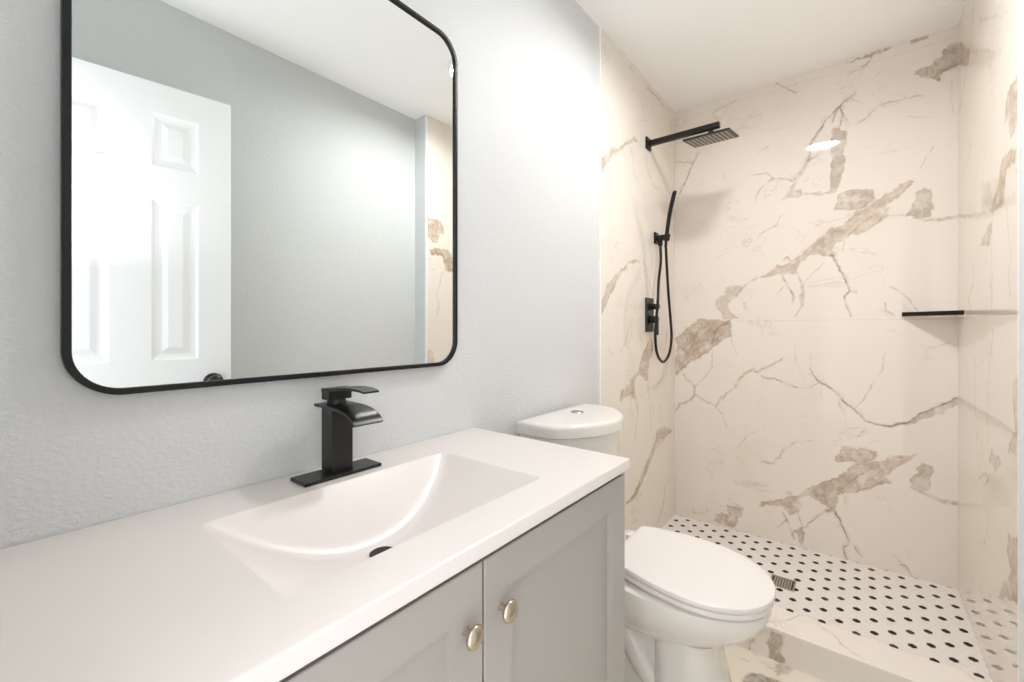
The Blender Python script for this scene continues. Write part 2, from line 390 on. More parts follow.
  ('L','g',0.45,[(2332,1376,7.4),(2287,1320,10.9),(2398,1242,11.5),(2351,1180,7.5)]),
  ('L','t',0.4,[(2100,1723,3.3),(2169,1632,4.8)]),
  ('P','t',0.25,[(2193,1638),(2043,1602),(2002,1535),(2043,1493),(2161,1524)]),
  ('L','r',0.4,[(2043,1330,3.8),(2029,1268,6.4)]),
  ('L','r',0.55,[(2002,1128,3.1),(2063,992,3.9),(2080,837,3.9),(2057,741,6.5)]),
  ('L','d',0.35,[(2287,1025,3.6),(2265,839,4.3),(2243,725,4.3),(2209,634,4.9)]),
  ('L','d',0.25,[(2451,1009,3.9),(2410,914,3.9)]),
  ('P','t',0.6,[(2016,765),(2063,694),(1951,700),(1897,729),(1915,745),(1989,743)]),
  ('L','g',0.6,[(2209,609,7.0),(2100,655,9.9),(2063,642,8.1),(2145,596,6.8)]),
  ('P','r',0.4,[(1737,1011),(1783,962),(1773,920),(1759,864),(1835,783),(1783,790),(1697,799),(1697,987)]),
  ('P','g',0.7,[(1819,563),(1689,583),(1689,421),(1807,384),(1939,314),(1915,355),(1793,459),(1835,500)]),
  ('L','g',0.45,[(2063,545,4.9),(2085,469,6.6),(2130,405,11.8)]),
  ('L','r',0.4,[(2043,282,6.4),(2057,218,3.2)]),
 ],
 'floor': [
  ('P','g',0.95,[(574,1582),(593,1606),(619,1632),(633,1623),(656,1631),(676,1612),(672,1556),(564,1469)]),
  ('L','d',0.6,[(574,1581,4.9),(618,1631,4.9),(652,1628,4.8)]),
  ('P','t',0.85,[(641,1688),(661,1715),(696,1705),(674,1666),(655,1661),(647,1642)]),
  ('L','g',0.8,[(546,1651,6.9),(567,1651,6.8)]),
  ('L','r',0.7,[(607,1678,6.1),(634,1666,8.0),(650,1668,6.6)]),
  ('L','g',0.6,[(571,1718,5.3),(598,1699,5.2)]),
  ('P','g',0.8,[(717,1625),(752,1683),(792,1639),(751,1583)]),
 ],
 'curbfront': [
  ('P','g',0.9,[(621,98),(652,91),(658,63),(655,30),(664,2),(621,-2)]),
  ('L','d',0.5,[(649,97,3.4),(657,63,5.1),(655,31,5.1),(664,5,3.4)]),
  ('L','d',0.7,[(554,47,5.3),(565,33,7.0),(563,2,5.6)]),
  ('L','d',0.6,[(577,51,3.5),(565,28,5.3)]),
 ],
 'curbtop': [
  ('L','g',0.6,[(608,1731,5.2),(667,1792,5.6),(699,1852,4.3)]),
  ('L','g',0.5,[(729,1849,7.0),(772,1812,10.2),(796,1800,10.0),(823,1758,9.7),(871,1726,6.2)]),
  ('L','g',0.5,[(1093,1869,6.1),(1124,1827,8.7)]),
 ],
}
CH = {'t': 0, 'g': 1, 'd': 2, 'r': 3}

def value_noise(x, y, seed):
    rng = np.random.RandomState(seed); T = rng.rand(64, 64)
    xi = np.floor(x).astype(int); yi = np.floor(y).astype(int); fx = x - xi; fy = y - yi
    fx = fx * fx * (3 - 2 * fx); fy = fy * fy * (3 - 2 * fy)
    g = lambda a, b: T[a % 64, b % 64]
    return (g(xi, yi) * (1 - fx) + g(xi + 1, yi) * fx) * (1 - fy) + (g(xi, yi + 1) * (1 - fx) + g(xi + 1, yi + 1) * fx) * fy - 0.5

def seg_dist(X, Y, a, b):
    ax, ay = a[:2]; bx, by = b[:2]; vx, vy = bx - ax, by - ay
    t = np.clip(((X - ax) * vx + (Y - ay) * vy) / max(vx * vx + vy * vy, 1e-9), 0, 1)
    return np.hypot(X - ax - t * vx, Y - ay - t * vy), t

def vein_field(X, Y, elems, seed):
    """X, Y in mm (2-D arrays) -> four masks"""
    F = np.zeros(X.shape + (4,), dtype=np.float32)
    def warp(k, s, amp): return value_noise(X / s, Y / s, seed + k) * 2 * amp
    wx = warp(1, 45, 7) + warp(2, 17, 6) + warp(5, 8, 2.5); wy = warp(3, 45, 7) + warp(4, 17, 6) + warp(6, 8, 2.5)
    XW, YW = X + wx, Y + wy
    XL, YL = X + 0.42 * wx, Y + 0.42 * wy
    for kind, ch, st, pts in elems:
        xs = [p[0] for p in pts]; ys = [p[1] for p in pts]
        sel = (X > min(xs) - 40) & (X < max(xs) + 40) & (Y > min(ys) - 40) & (Y < max(ys) + 40)
        if not sel.any(): continue
        if kind == 'P':
            x, y = XW[sel], YW[sel]; ins = np.zeros(x.shape, bool); d = np.full(x.shape, 1e9)
            for i in range(len(pts)):
                a, b = pts[i], pts[(i + 1) % len(pts)]
                dd, _ = seg_dist(x, y, a, b); d = np.minimum(d, dd)
                if a[1] != b[1]:
                    cross = ((a[1] > y) != (b[1] > y)) & (x < (b[0] - a[0]) * (y - a[1]) / (b[1] - a[1]) + a[0])
                    ins ^= cross
            s = np.where(ins, d, -d)
            m = np.clip((s + 2.0) / 4.5, 0, 1)
            fb = value_noise(x / 38, y / 38, seed + 9) + 0.6 * value_noise(x / 15, y / 15, seed + 10) + 0.4 * value_noise(x / 7, y / 7, seed + 12)
            val = st * np.clip(m * (0.88 + 0.85 * fb), 0, 1)
            rim = np.exp(-((s - 1.5) / 3.2) ** 2) * np.clip(0.15 + 1.9 * value_noise(x / 42, y / 42, seed + 15), 0, 1)   # rust gathers along parts of the rim
            rc = 3 if ch != 'g' else 2
            F[sel, rc] = np.maximum(F[sel, rc], st * rim * (1.0 if rc == 3 else 0.5))
        else:
            x, y = XL[sel], YL[sel]; val = np.zeros(x.shape)
            for a, b in zip(pts, pts[1:]):
                dd, t = seg_dist(x, y, a, b)
                w = np.maximum((a[2] + (b[2] - a[2]) * t) * 0.48, 1.9)
                thin = np.minimum(((a[2] + (b[2] - a[2]) * t) * 0.48 + 1.0) / w, 1.0)
                val = np.maximum(val, st * thin * np.clip(1.35 - dd / w, 0, 1))
            val *= np.clip(0.80 + 1.3 * value_noise(x / 20, y / 20, seed + 11), 0.2, 1)
            if ch in 'dr':                                        # a faint tan stain either side of a crack
                halo = np.full(x.shape, 1e9)
                for a, b in zip(pts, pts[1:]): halo = np.minimum(halo, seg_dist(x + 1.5 * wx[sel], y + 1.5 * wy[sel], a, b)[0])
                F[sel, 0] = np.maximum(F[sel, 0], 0.30 * st * np.clip(1 - halo / 11, 0, 1))
        F[sel, CH[ch]] = np.maximum(F[sel, CH[ch]], val)
    return F

def slab(name, axis, face, back, u0, u1, v0, v1, step, elems, m, seed, parent=None):
    """A slab whose visible face carries the veins. axis 0/1/2 = the face's normal axis; face and back = its two positions on that axis."""
    nu = max(2, int(round((u1 - u0) / step)) + 1); nv = max(2, int(round((v1 - v0) / step)) + 1)
    U, Vv = np.meshgrid(np.linspace(u0, u1, nu), np.linspace(v0, v1, nv), indexing='ij')
    n = nu * nv
    co = np.zeros((n + 4, 3), dtype=np.float32)
    iu, iv = [i for i in range(3) if i != axis]
    co[:n, axis] = face; co[:n, iu] = U.ravel(); co[:n, iv] = Vv.ravel()
    for k, (a, b) in enumerate(((u0, v0), (u1, v0), (u1, v1), (u0, v1))):
        co[n + k, axis] = back; co[n + k, iu] = a; co[n + k, iv] = b
    I = np.arange(n).reshape(nu, nv)
    q = np.stack([I[:-1, :-1], I[1:, :-1], I[1:, 1:], I[:-1, 1:]], -1).reshape(-1, 4)
    nrm = np.zeros(3); nrm[axis] = 1.0
    eu = np.zeros(3); eu[iu] = 1; ev = np.zeros(3); ev[iv] = 1
    if np.dot(np.cross(eu, ev), nrm) * (face - back) < 0: q = q[:, ::-1]
    polys = [tuple(map(int, r)) for r in q]
    b0, b1, b2, b3 = n, n + 1, n + 2, n + 3
    rims = [list(I[:, 0]) + [b1, b0], list(I[-1, :]) + [b2, b1], list(I[::-1, -1]) + [b3, b2], list(I[0, ::-1]) + [b0, b3]]
    polys += [tuple(map(int, r)) for r in rims] + [(b0, b1, b2, b3)]
    me = bpy.data.meshes.new(name)
    me.from_pydata(co.tolist(), [], polys)
    F = vein_field(U * 1000.0, Vv * 1000.0, elems, seed).reshape(-1, 4)
    F = np.vstack([F, np.zeros((4, 4), np.float32)]).astype(np.float32)
    at = me.attributes.new('vein', 'FLOAT_COLOR', 'POINT'); at.data.foreach_set('color', F.ravel())
    me.materials.append(m); me.update()
    o = bpy.data.objects.new(name, me); C.objects.link(o)
    if parent: o.parent = parent
    return o
# ------------------------------------------------------------------ the palette
M_paint   = mat('wall_paint', srgb(217, 218, 218), 0.55, bump=0.55, bump_scale=120, stretch=(1, 1, 1.5), vary=0.03)
M_paint2  = mat('wall_paint_opposite', srgb(206, 209, 208), 0.55, bump=0.4, bump_scale=120, vary=0.03)
M_ceiling = mat('ceiling_paint', srgb(252, 252, 252), 0.7, bump=0.1, bump_scale=60)
M_white   = mat('white_trim', srgb(240, 241, 241), 0.35)
M_door    = mat('door_paint', srgb(234, 235, 235), 0.3, bump=0.05, bump_scale=160, stretch=(1, 1, 0.1))
M_black   = mat('matte_black_metal', (0.010, 0.009, 0.0085, 1), 0.36, metal=0.0, spec=0.3, vary=0.15, vary_scale=30)
M_bronze  = mat('dark_bronze_metal', (0.022, 0.021, 0.020, 1), 0.30, metal=0.35, spec=0.5, vary=0.25, vary_scale=25)
M_frame   = mat('black_mirror_frame', (0.010, 0.0095, 0.009, 1), 0.42, spec=0.3, vary=0.2, vary_scale=30)
M_nickel  = mat('champagne_nickel', srgb(200, 188, 168), 0.22, metal=1.0, vary=0.05)
M_chrome  = mat('chrome', srgb(190, 190, 188), 0.15, metal=1.0)
M_steel   = mat('brushed_steel', srgb(190, 184, 176), 0.4, metal=1.0, vary=0.1, vary_scale=60)
M_hole    = mat('dark_gap', (0.02, 0.018, 0.016, 1), 0.6)
M_counter = mat('white_cast_marble', srgb(233, 226, 221), 0.3)
M_cab     = mat('grey_cabinet_paint', srgb(172, 167, 161), 0.42, vary=0.02)
M_cabin   = mat('cabinet_interior', srgb(150, 140, 125), 0.6)
M_china   = mat('white_china', srgb(233, 228, 222), 0.10, coat=0.3)
M_seat    = mat('white_seat_plastic', srgb(236, 230, 226), 0.22)
M_dotw    = mat('white_mosaic', srgb(243, 238, 233), 0.3, vary=0.04, vary_scale=40)
M_dotb    = mat('black_mosaic', (0.010, 0.008, 0.007, 1), 0.4, spec=0.25)
M_dotg    = mat('charcoal_mosaic', (0.06, 0.052, 0.046, 1), 0.4, spec=0.25)
M_grout   = mat('grout', srgb(228, 221, 212), 0.8)
M_nozzle  = mat('nozzle_rubber', (0.42, 0.38, 0.34, 1), 0.5)
M_mirror  = mat('mirror_silver', (0.93, 0.95, 0.945, 1), 0.0, metal=1.0)
M_glass_edge = mat('cream_shelf_stone', srgb(226, 216, 204), 0.12)
CREAM = srgb(234, 226, 216)
M_back  = marble('marble_back', CREAM, seams=(EYE + 0.045 * S, EYE + 1.432 * S), seam_color=srgb(222, 208, 193))
M_left  = marble('marble_left', CREAM, rough=0.012, spec=0.5, seams=(EYE - 0.654 * S,), seam_color=srgb(238, 225, 208))
M_right = marble('marble_right', CREAM, rough=0.012, spec=0.5, seams=(EYE + 0.045 * S,), seam_color=srgb(222, 208, 193))
M_floor = marble('marble_floor', srgb(228, 218, 203), rough=0.12, grey=(0.17, 0.145, 0.12, 1), tan=(0.40, 0.33, 0.25, 1))
M_curb  = marble('marble_curb', srgb(235, 227, 218), rough=0.08)

# ------------------------------------------------------------------ the setting
XR, XO, YB, YT, ZC = 1.372 * S, 1.494 * S, 3.039 * S, 1.98 * S, (1.310 + 1.486) * S
YN = -0.02                     # inner face of the wall with the doorway
ZF = 0.024 * S                 # shower floor
YL = 1.934 * S                 # where tile starts on the left wall
P0 = -0.008                    # painted left wall lies a tile's thickness behind the tile
o = slab('floor', 2, 0.0, -0.04, P0, XO, YN - 0.11, YT + 0.02, 0.008, VEINS['floor'], M_floor, 5); o['kind'] = 'structure'
struct('ceiling', B((P0 - 0.1, YN - 0.12, ZC), (XO + 0.1, YB + 0.1, ZC + 0.08)), M_ceiling)
struct('wall_left', B((P0 - 0.1, YN - 0.12, -0.04), (P0, YL, ZC)), M_paint)
o = slab('wall_shower_left', 0, 0.0, P0 - 0.1, YL + 0.009, YB, 0.0, ZC, 0.005, VEINS['left'], M_left, 21); o['kind'] = 'structure'
struct('trim_1', B((P0 - 0.05, YL, 0.0), (0.001, YL + 0.009, ZC), 0.0008), M_white)
o = slab('wall_back', 1, YB, YB + 0.1, -0.01, XR + 0.01, 0.0, ZC, 0.003, VEINS['back'], M_back, 33); o['kind'] = 'structure'
o = slab('wall_shower_right', 0, XR, XO - 0.001, YT + 0.009, YB, 0.0, ZC, 0.005, [(k, c, min(1.0, s * 1.35), p) for k, c, s, p in VEINS['right']], M_right, 47); o['kind'] = 'structure'
struct('trim_2', B((XR - 0.001, YT, 0.0), (XR + 0.012, YT + 0.009, ZC), 0.0008), M_white)
struct('wall_stub', B((XR + 0.012, YT, 0.0), (XO, YT + 0.0085, ZC)), M_paint2)
struct('wall_right', B((XO, YN - 0.12, -0.04), (XO + 0.1, YB, ZC)), M_paint2)
# wall with the doorway the picture was taken from
bm = bmesh.new()
DX0, DX1, DZ = 0.575, 1.225, 2.05
box(bm, (P0, YN - 0.11, 0.0), (DX0, YN, ZC)); box(bm, (DX1, YN - 0.11, 0.0), (XO, YN, ZC)); box(bm, (DX0, YN - 0.11, DZ), (DX1, YN, ZC))
struct('wall_front', bm, M_paint)
# shower floor of hexagon mosaic with black dots
bm = bmesh.new()
FX0, FX1, FY0, FY1 = 0.0, XR, 2.05 * S, YB
box(bm, (FX0, FY0, -0.04), (FX1, FY1, ZF - 0.0008))
for f in bm.faces: f.material_index = 3
P = 0.0296 * S; rowh = P * math.sqrt(3) / 2; AX, AY = 1.340 * S, 2.947 * S
DRX, DRY, DRH = 0.692 * S, 2.562 * S, 0.046
rnd = random.Random(4)
for j in range(-40, 12):
    for i in range(-60, 12):
        cx = AX + (i + (0.5 if j % 2 else 0.0)) * P; cy = AY + j * rowh
        if not (FX0 - P * 0.4 < cx < FX1 + P * 0.4 and FY0 < cy < FY1 + P * 0.4): continue
        dot = (j % 4 == 0 and i % 4 == 0) or (j % 4 == 2 and (i + (1 if j % 2 else 0)) % 4 == 2)
        idx = 0
        if dot: idx = 1 if rnd.random() > 0.12 else 2
        R = P / math.sqrt(3) - (0.0006 if not dot else 0.0016)
        pts = []
        for k in range(6):
            a = math.pi / 6 + k * math.pi / 3
            pts.append((min(max(cx + R * math.cos(a), FX0), FX1), min(max(cy + R * math.sin(a), FY0), FY1)))
        if abs(cx - DRX) < DRH + P * 0.3 and abs(cy - DRY) < DRH + P * 0.3 and not dot: pass
        vs = [bm.verts.new((x, y, ZF)) for x, y in pts]
        try: f = bm.faces.new(vs); f.material_index = idx
        except ValueError: pass
o = struct('floor_shower', bm, [M_dotw, M_dotb, M_dotg, M_grout])
# the curb between bathroom floor and shower
CZ = (1.310 - 1.182) * S
o = slab('trim_3', 1, YT, 2.134 * S, 0.0, XR, 0.0, CZ - 0.011, 0.004, VEINS['curbfront'], M_curb, 55); o['kind'] = 'structure'
cap = slab('curb_cap', 2, CZ, CZ - 0.011, 0.0, XR, YT - 0.005, 2.136 * S, 0.004, VEINS['curbtop'], M_curb, 61, parent=o)

# ------------------------------------------------------------------ recessed ceiling lights
M_lamp = emission('lamp_diffuser', LAMP_COLOR, LAMP)
def ceiling_light(x, y, label):
    t = thing('ceiling_light', label, 'light', (x, y, ZC), group=None)
    obj('trim_ring', lathe(bmesh.new(), (x, y, ZC), (0, 0, -1), [(0.0, 0.112), (0.020, 0.108), (0.024, 0.104), (0.024, 0.099), (0.020, 0.097), (0.002, 0.097)], 48), M_white, t, smooth=30)
    obj('diffuser', lathe(bmesh.new(), (x, y, ZC), (0, 0, -1), [(0.0, 0.096), (0.003, 0.096), (0.004, 0.08)], 48), M_lamp, t)
    return t
ceiling_light(0.655, 1.545, 'round flat ceiling light in front of the shower, at the right edge of the mirror')

# ------------------------------------------------------------------ the open six-panel door seen in the mirror
hx, hy = 1.383 * S, 0.058 * S
ang = math.atan2((1.297 - 1.383), (0.754 - 0.058))        # lean away from the y axis
DW, DH, DT = 0.607, 2.03, 0.035
door = bpy.data.objects.new('door_1', None); C.objects.link(door); door['kind'] = 'structure'
door.location = (hx, hy, 0.0); door.rotation_euler = (0, 0, -ang)
# local: y runs from the hinge to the free edge, -x is the face seen in the mirror
def door_leaf():
    bm = bmesh.new()
    us = [0.0, 0.107, 0.247, 0.360, 0.500, DW]; us = [DW - u for u in reversed(us)]
    zs = [0.006, 0.235, 0.815, 1.015, 1.607, 1.727, 1.921, DH]
    holes = {(i, j) for i in (1, 3) for j in (1, 3, 5)}
    for side, xf in ((-1, 0.0), (1, DT)):
        vs = {}
        def V(i, j):
            if (i, j) not in vs: vs[(i, j)] = bm.verts.new((xf, us[i], zs[j]))
            return vs[(i, j)]
        for i in range(5):
            for j in range(7):
                q = [V(i, j), V(i + 1, j), V(i + 1, j + 1), V(i, j + 1)]
                if (i, j) not in holes: bm.faces.new(q); continue
                ring = q
                for inset, depth in ((0.010, 0.006), (0.022, 0.009), (0.030, 0.009), (0.048, 0.002)):
                    x = xf - side * depth if side < 0 else xf - depth
                    x = xf + depth if side < 0 else xf - depth
                    n = [bm.verts.new((x, us[i] + inset, zs[j] + inset)), bm.verts.new((x, us[i + 1] - inset, zs[j] + inset)),
                         bm.verts.new((x, us[i + 1] - inset, zs[j + 1] - inset)), bm.verts.new((x, us[i] + inset, zs[j + 1] - inset))]
                    for k in range(4): bm.faces.new((ring[k], ring[(k + 1) % 4], n[(k + 1) % 4], n[k]))
                    ring = n
                bm.faces.new(ring)
    for (a, b) in (((0, 0), (DW, 0)), ):
        pass
    z0, z1 = zs[0], zs[-1]
    for quad in (((0, 0, z0), (DT, 0, z0), (DT, 0, z1), (0, 0, z1)), ((0, DW, z0), (DT, DW, z0), (DT, DW, z1), (0, DW, z1)),
                 ((0, 0, z0), (DT, 0, z0), (DT, DW, z0), (0, DW, z0)), ((0, 0, z1), (DT, 0, z1), (DT, DW, z1), (0, DW, z1))):
        bm.faces.new([bm.verts.new(p) for p in quad])
    return bm
leaf = obj('door_leaf', door_leaf(), M_door, door, local=True)
kb = bmesh.new()
lathe(kb, (0.0, DW - 0.060, 0.925), (-1, 0, 0), [(0.0, 0.033), (0.006, 0.033), (0.010, 0.028), (0.012, 0.013), (0.030, 0.012), (0.036, 0.022), (0.045, 0.0275), (0.056, 0.0265), (0.063, 0.019), (0.066, 0.002)], 32)
obj('door_knob', kb, M_bronze, door, smooth=40, local=True)

# ------------------------------------------------------------------ vanity cabinet
CT = (1.310 - 0.3317) * S      # counter top height
TH = 0.0245
CX, CY0, CY1 = 0.540 * S, -0.016, 1.052 * S
VX, VY0, VY1 = 0.531 * S, -0.012, 1.0455 * S
VZ1 = CT - TH - 0.0005
cab = thing('vanity_cabinet', 'light grey two-door vanity cabinet standing against the left wall beside the toilet', 'cabinet', (0.23, 0.45, 0.0))
bm = bmesh.new()
xf = VX - 0.020                # carcass front, behind the doors
w = 0.016
box(bm, (0.0, VY1 - w, 0.0), (VX - 0.0015, VY1, VZ1), 0.001); box(bm, (0.0, VY0, 0.0), (VX - 0.0015, VY0 + w, VZ1), 0.001)
box(bm, (0.0, VY0 + w, 0.09), (0.012, VY1 - w, VZ1)); box(bm, (0.012, VY0 + w, 0.09), (xf, VY1 - w, 0.106))
box(bm, (xf - 0.075, VY0 + w, 0.0), (xf - 0.06, VY1 - w, 0.09))
box(bm, (xf - 0.018, VY0 + w, VZ1 - 0.045), (xf - 0.002, VY1 - w, VZ1))
obj('carcass', bm, M_cab, cab)
def shaker_door(y0, y1, z0, z1, x1, t=0.018, stile=0.061, rec=0.010):
    bm = bmesh.new()
    x0 = x1 - t; e = 0.0012
    o_ = [(y0, z0), (y1, z0), (y1, z1), (y0, z1)]
    def rect(ins, x): return [(x, y0 + ins, z0 + ins), (x, y1 - ins, z0 + ins), (x, y1 - ins, z1 - ins), (x, y0 + ins, z1 - ins)]
    rings = [rect(0, x0), rect(0, x1 - e), rect(e, x1), rect(stile, x1), rect(stile + 0.0008, x1 - rec)]
    vr = [[bm.verts.new(p) for p in r] for r in rings]
    for a, b in zip(vr, vr[1:]):
        for i in range(4): bm.faces.new((a[i], a[(i + 1) % 4], b[(i + 1) % 4], b[i]))
    bm.faces.new(vr[-1]); bm.faces.new(list(reversed(vr[0])))
    return bm
DZ0, DZ1 = 0.10, CT - TH - 0.010
MID = 0.5115 * S
d2 = obj('door', shaker_door(MID + 0.0022, 1.037 * S, DZ0, DZ1, VX), M_cab, cab)
d1 = obj('door', shaker_door(VY0 + 0.002, MID - 0.0022, DZ0, DZ1, VX), M_cab, cab)
def knob(y, z, parent):
    k = bmesh.new()
    lathe(k, (VX - 0.0005, y, z), (1, 0, 0), [(0.0, 0.0058), (0.002, 0.0052), (0.005, 0.0046), (0.013, 0.0046), (0.0155, 0.0110), (0.0175, 0.0148), (0.0195, 0.0156), (0.0225, 0.0140), (0.0250, 0.0100), (0.0265, 0.0050), (0.0268, 0.0004)], 32)
    ob = obj('knob', k, M_nickel, parent, smooth=50); ob['label'] = 'round champagne nickel knob'
knob(0.5515 * S, (1.310 - 0.4635) * S, d2); knob(0.469 * S, (1.310 - 0.4605) * S, d1)

# ------------------------------------------------------------------ counter with its moulded basin
top = thing('countertop', 'white vanity top with a moulded rectangular basin on the grey cabinet', 'countertop', (0.23, 0.45, CT - TH))
def counter_mesh():
    bm = bmesh.new()
    bx0, bx1, by0, by1 = 0.129 * S, 0.448 * S, 0.238 * S, 0.795 * S
    def axis(a, b, c, d, n):
        r = list(np.linspace(b, c, n)); e = 0.006
        inner = [b + e * k / 4 for k in range(-2, 5)] + [c - e * k / 4 for k in range(-2, 5)]
        return sorted(set([a + 0.004, d - 0.004] + [round(float(q), 5) for q in inner] + [round(float(q), 5) for q in r if b + e < q < c - e]))
    xs = axis(P0 + 0.001, bx0, bx1, CX, 50); ys = axis(CY0, by0, by1, CY1, 90)
    yc, hy_ = (by0 + by1) / 2, (by1 - by0) / 2
    def depth(x, y):
        u = (y - yc) / hy_
        if abs(u) >= 1 or x <= bx0 or x >= bx1: return 0.0
        arc = 0.098 * (1 - abs(u) ** 2.1)
        backw = 1.15 * (x - bx0); front = 2.6 * (bx1 - x); ends = 1.1 * min(y - by0, by1 - y)
        k = 0.007
        vals = [arc + 0.002, backw, front, ends + 0.004]
        m = -k * math.log(sum(math.exp(-v / k) for v in vals))
        return max(0.0, m)
    grid = [[bm.verts.new((x, y, CT - depth(x, y))) for y in ys] for x in xs]
    for i in range(len(xs) - 1):
        for j in range(len(ys) - 1):
            bm.faces.new((grid[i][j], grid[i + 1][j], grid[i + 1][j + 1], grid[i][j + 1]))
    # rounded rim and sides
    loop = [g[0] for g in grid] + grid[-1][1:] + [g[-1] for g in reversed(grid[:-1])] + list(reversed(grid[0][1:-1]))
    cx_, cy_ = (xs[0] + xs[-1]) / 2, (ys[0] + ys[-1]) / 2
    prev = loop
    for off, dz in ((0.0012, 0.0003), (0.0028, 0.0012), (0.0037, 0.0025), (0.004, 0.004), (0.004, TH - 0.002), (0.0025, TH)):
        ring = []
        for v in loop:
            x, y, _ = v.co
            nx = off if abs(x - xs[-1]) < 1e-6 else (-off if abs(x - xs[0]) < 1e-6 else 0)
            ny = off if abs(y - ys[-1]) < 1e-6 else (-off if abs(y - ys[0]) < 1e-6 else 0)
            ring.append(bm.verts.new((x + nx, y + ny, CT - dz)))
        for i in range(len(loop)):
            j = (i + 1) % len(loop); bm.faces.new((prev[i], prev[j], ring[j], ring[i]))
        prev = ring
    return bm
obj('basin_top', counter_mesh(), M_counter, top, smooth=35)
DRC = (0.268 * S, 0.506 * S, CT - 0.0985)
bm = bmesh.new(); lathe(bm, DRC, (0, 0, 1), [(-0.02, 0.021), (0.0015, 0.021), (0.003, 0.0225), (0.0036, 0.0215), (0.0028, 0.0175), (0.0022, 0.0005)], 32)
dr = obj('drain', bm, M_hole, top, smooth=30); dr['label'] = 'dark round drain opening'

# ------------------------------------------------------------------ faucet
fc = thing('basin_faucet', 'matte black waterfall faucet with a flat lever, behind the basin', 'faucet', (0.07 * S, 0.525 * S, CT))
Zf = lambda z: (1.310 + z) * S
obj('base_plate', B((0.035 * S, 0.432 * S, CT), (0.102 * S, 0.617 * S, CT + 0.0065), 0.0012), M_bronze, fc)
obj('body', B((0.033 * S, 0.503 * S, CT + 0.006), (0.081 * S, 0.554 * S, Zf(-0.1745)), 0.0015), M_bronze, fc)
cl = spline([(0.031, 0, -0.1716), (0.070, 0, -0.1714), (0.112, 0, -0.1722), (0.146, 0, -0.1752), (0.172, 0, -0.1820), (0.188, 0, -0.1905), (0.197, 0, -0.1990)], 5)
rings = []
for i, p in enumerate(cl):
    q = cl[min(i + 1, len(cl) - 1)] - cl[max(i - 1, 0)]; nrm = Vector((-q.z, 0, q.x)).normalized() * 0.0055
    ring = []
    y0, y1 = 0.487 * S, 0.556 * S
    for y, s in ((y0, 0), (y1, 0), (y1, -1), (y0, -1)):
        ring.append(Vector((p.x * S + nrm.x * s, y, (1.310 + p.z) * S + nrm.z * s)))
    rings.append(ring)
obj('spout', loft(bmesh.new(), rings), M_bronze, fc, smooth=35)
obj('neck', lathe(bmesh.new(), (0.062 * S, 0.524 * S, Zf(-0.1716)), (0, 0, 1), [(0.0, 0.019), (0.0035, 0.019), (0.006, 0.0175), (0.009, 0.0175)], 28), M_bronze, fc, smooth=35)
bm = bmesh.new(); box(bm, (0.046 * S, 0.496 * S, Zf(-0.1620)), (0.078 * S, 0.553 * S, Zf(-0.1375)), 0.0015)
hb = obj('handle', bm, M_bronze, fc)
cl = spline([(0.046, 0, -0.1368), (0.080, 0, -0.1345), (0.120, 0, -0.1300), (0.155, 0, -0.1275), (0.187, 0, -0.1278), (0.213, 0, -0.1305)], 5)
rings = []
for i, p in enumerate(cl):
    f = i / (len(cl) - 1); hwid = 0.0285 - 0.011 * f; th = 0.0075 - 0.004 * f; yc = 0.5245 - 0.008 * f
    rings.append([Vector((p.x * S, (yc - hwid) * S, (1.310 + p.z) * S)), Vector((p.x * S, (yc + hwid) * S, (1.310 + p.z) * S)),
                  Vector((p.x * S, (yc + hwid) * S, (1.310 + p.z) * S - th)), Vector((p.x * S, (yc - hwid) * S, (1.310 + p.z) * S - th))])
obj('lever', loft(bmesh.new(), rings), M_bronze, hb, smooth=35)

# ------------------------------------------------------------------ mirror
MY0, MY1, MZ0, MZ1, MR, MF = 0.0892 * S, 0.955 * S, (1.310 - 0.1145) * S, (1.310 + 0.899) * S, 0.066, 0.0095
mr_ = thing('wall_mirror', 'large black framed mirror with rounded corners on the left wall', 'mirror', (P0, (MY0 + MY1) / 2, MZ0))
def rrect(ins, n=14):
    r = MR - ins; pts = []
    for (cy, cz, a0) in ((MY1 - MR, MZ0 + MR, -90), (MY1 - MR, MZ1 - MR, 0), (MY0 + MR, MZ1 - MR, 90), (MY0 + MR, MZ0 + MR, 180)):
        for k in range(n + 1):
            a = math.radians(a0 + 90 * k / n); pts.append((cy + r * math.cos(a), cz + r * math.sin(a)))
    return pts
XF = 0.0125; XG = 0.0065
bm = bmesh.new()
seq = [(0.0, P0 + 0.001), (0.0, XF - 0.001), (0.001, XF), (MF - 0.001, XF), (MF, XF - 0.001), (MF, P0 + 0.001)]
rings = [[Vector((x, a, b)) for a, b in rrect(i)] for i, x in seq]
loft(bm, rings + [rings[0]], False, False)
bmesh.ops.remove_doubles(bm, verts=bm.verts, dist=1e-6)
obj('frame', bm, M_frame, mr_, smooth=40)
bm = bmesh.new(); loft(bm, [[Vector((x, a, b)) for a, b in rrect(MF - 0.0005)] for x in (P0 + 0.003, XG)])
obj('mirror_glass', bm, M_mirror, mr_)

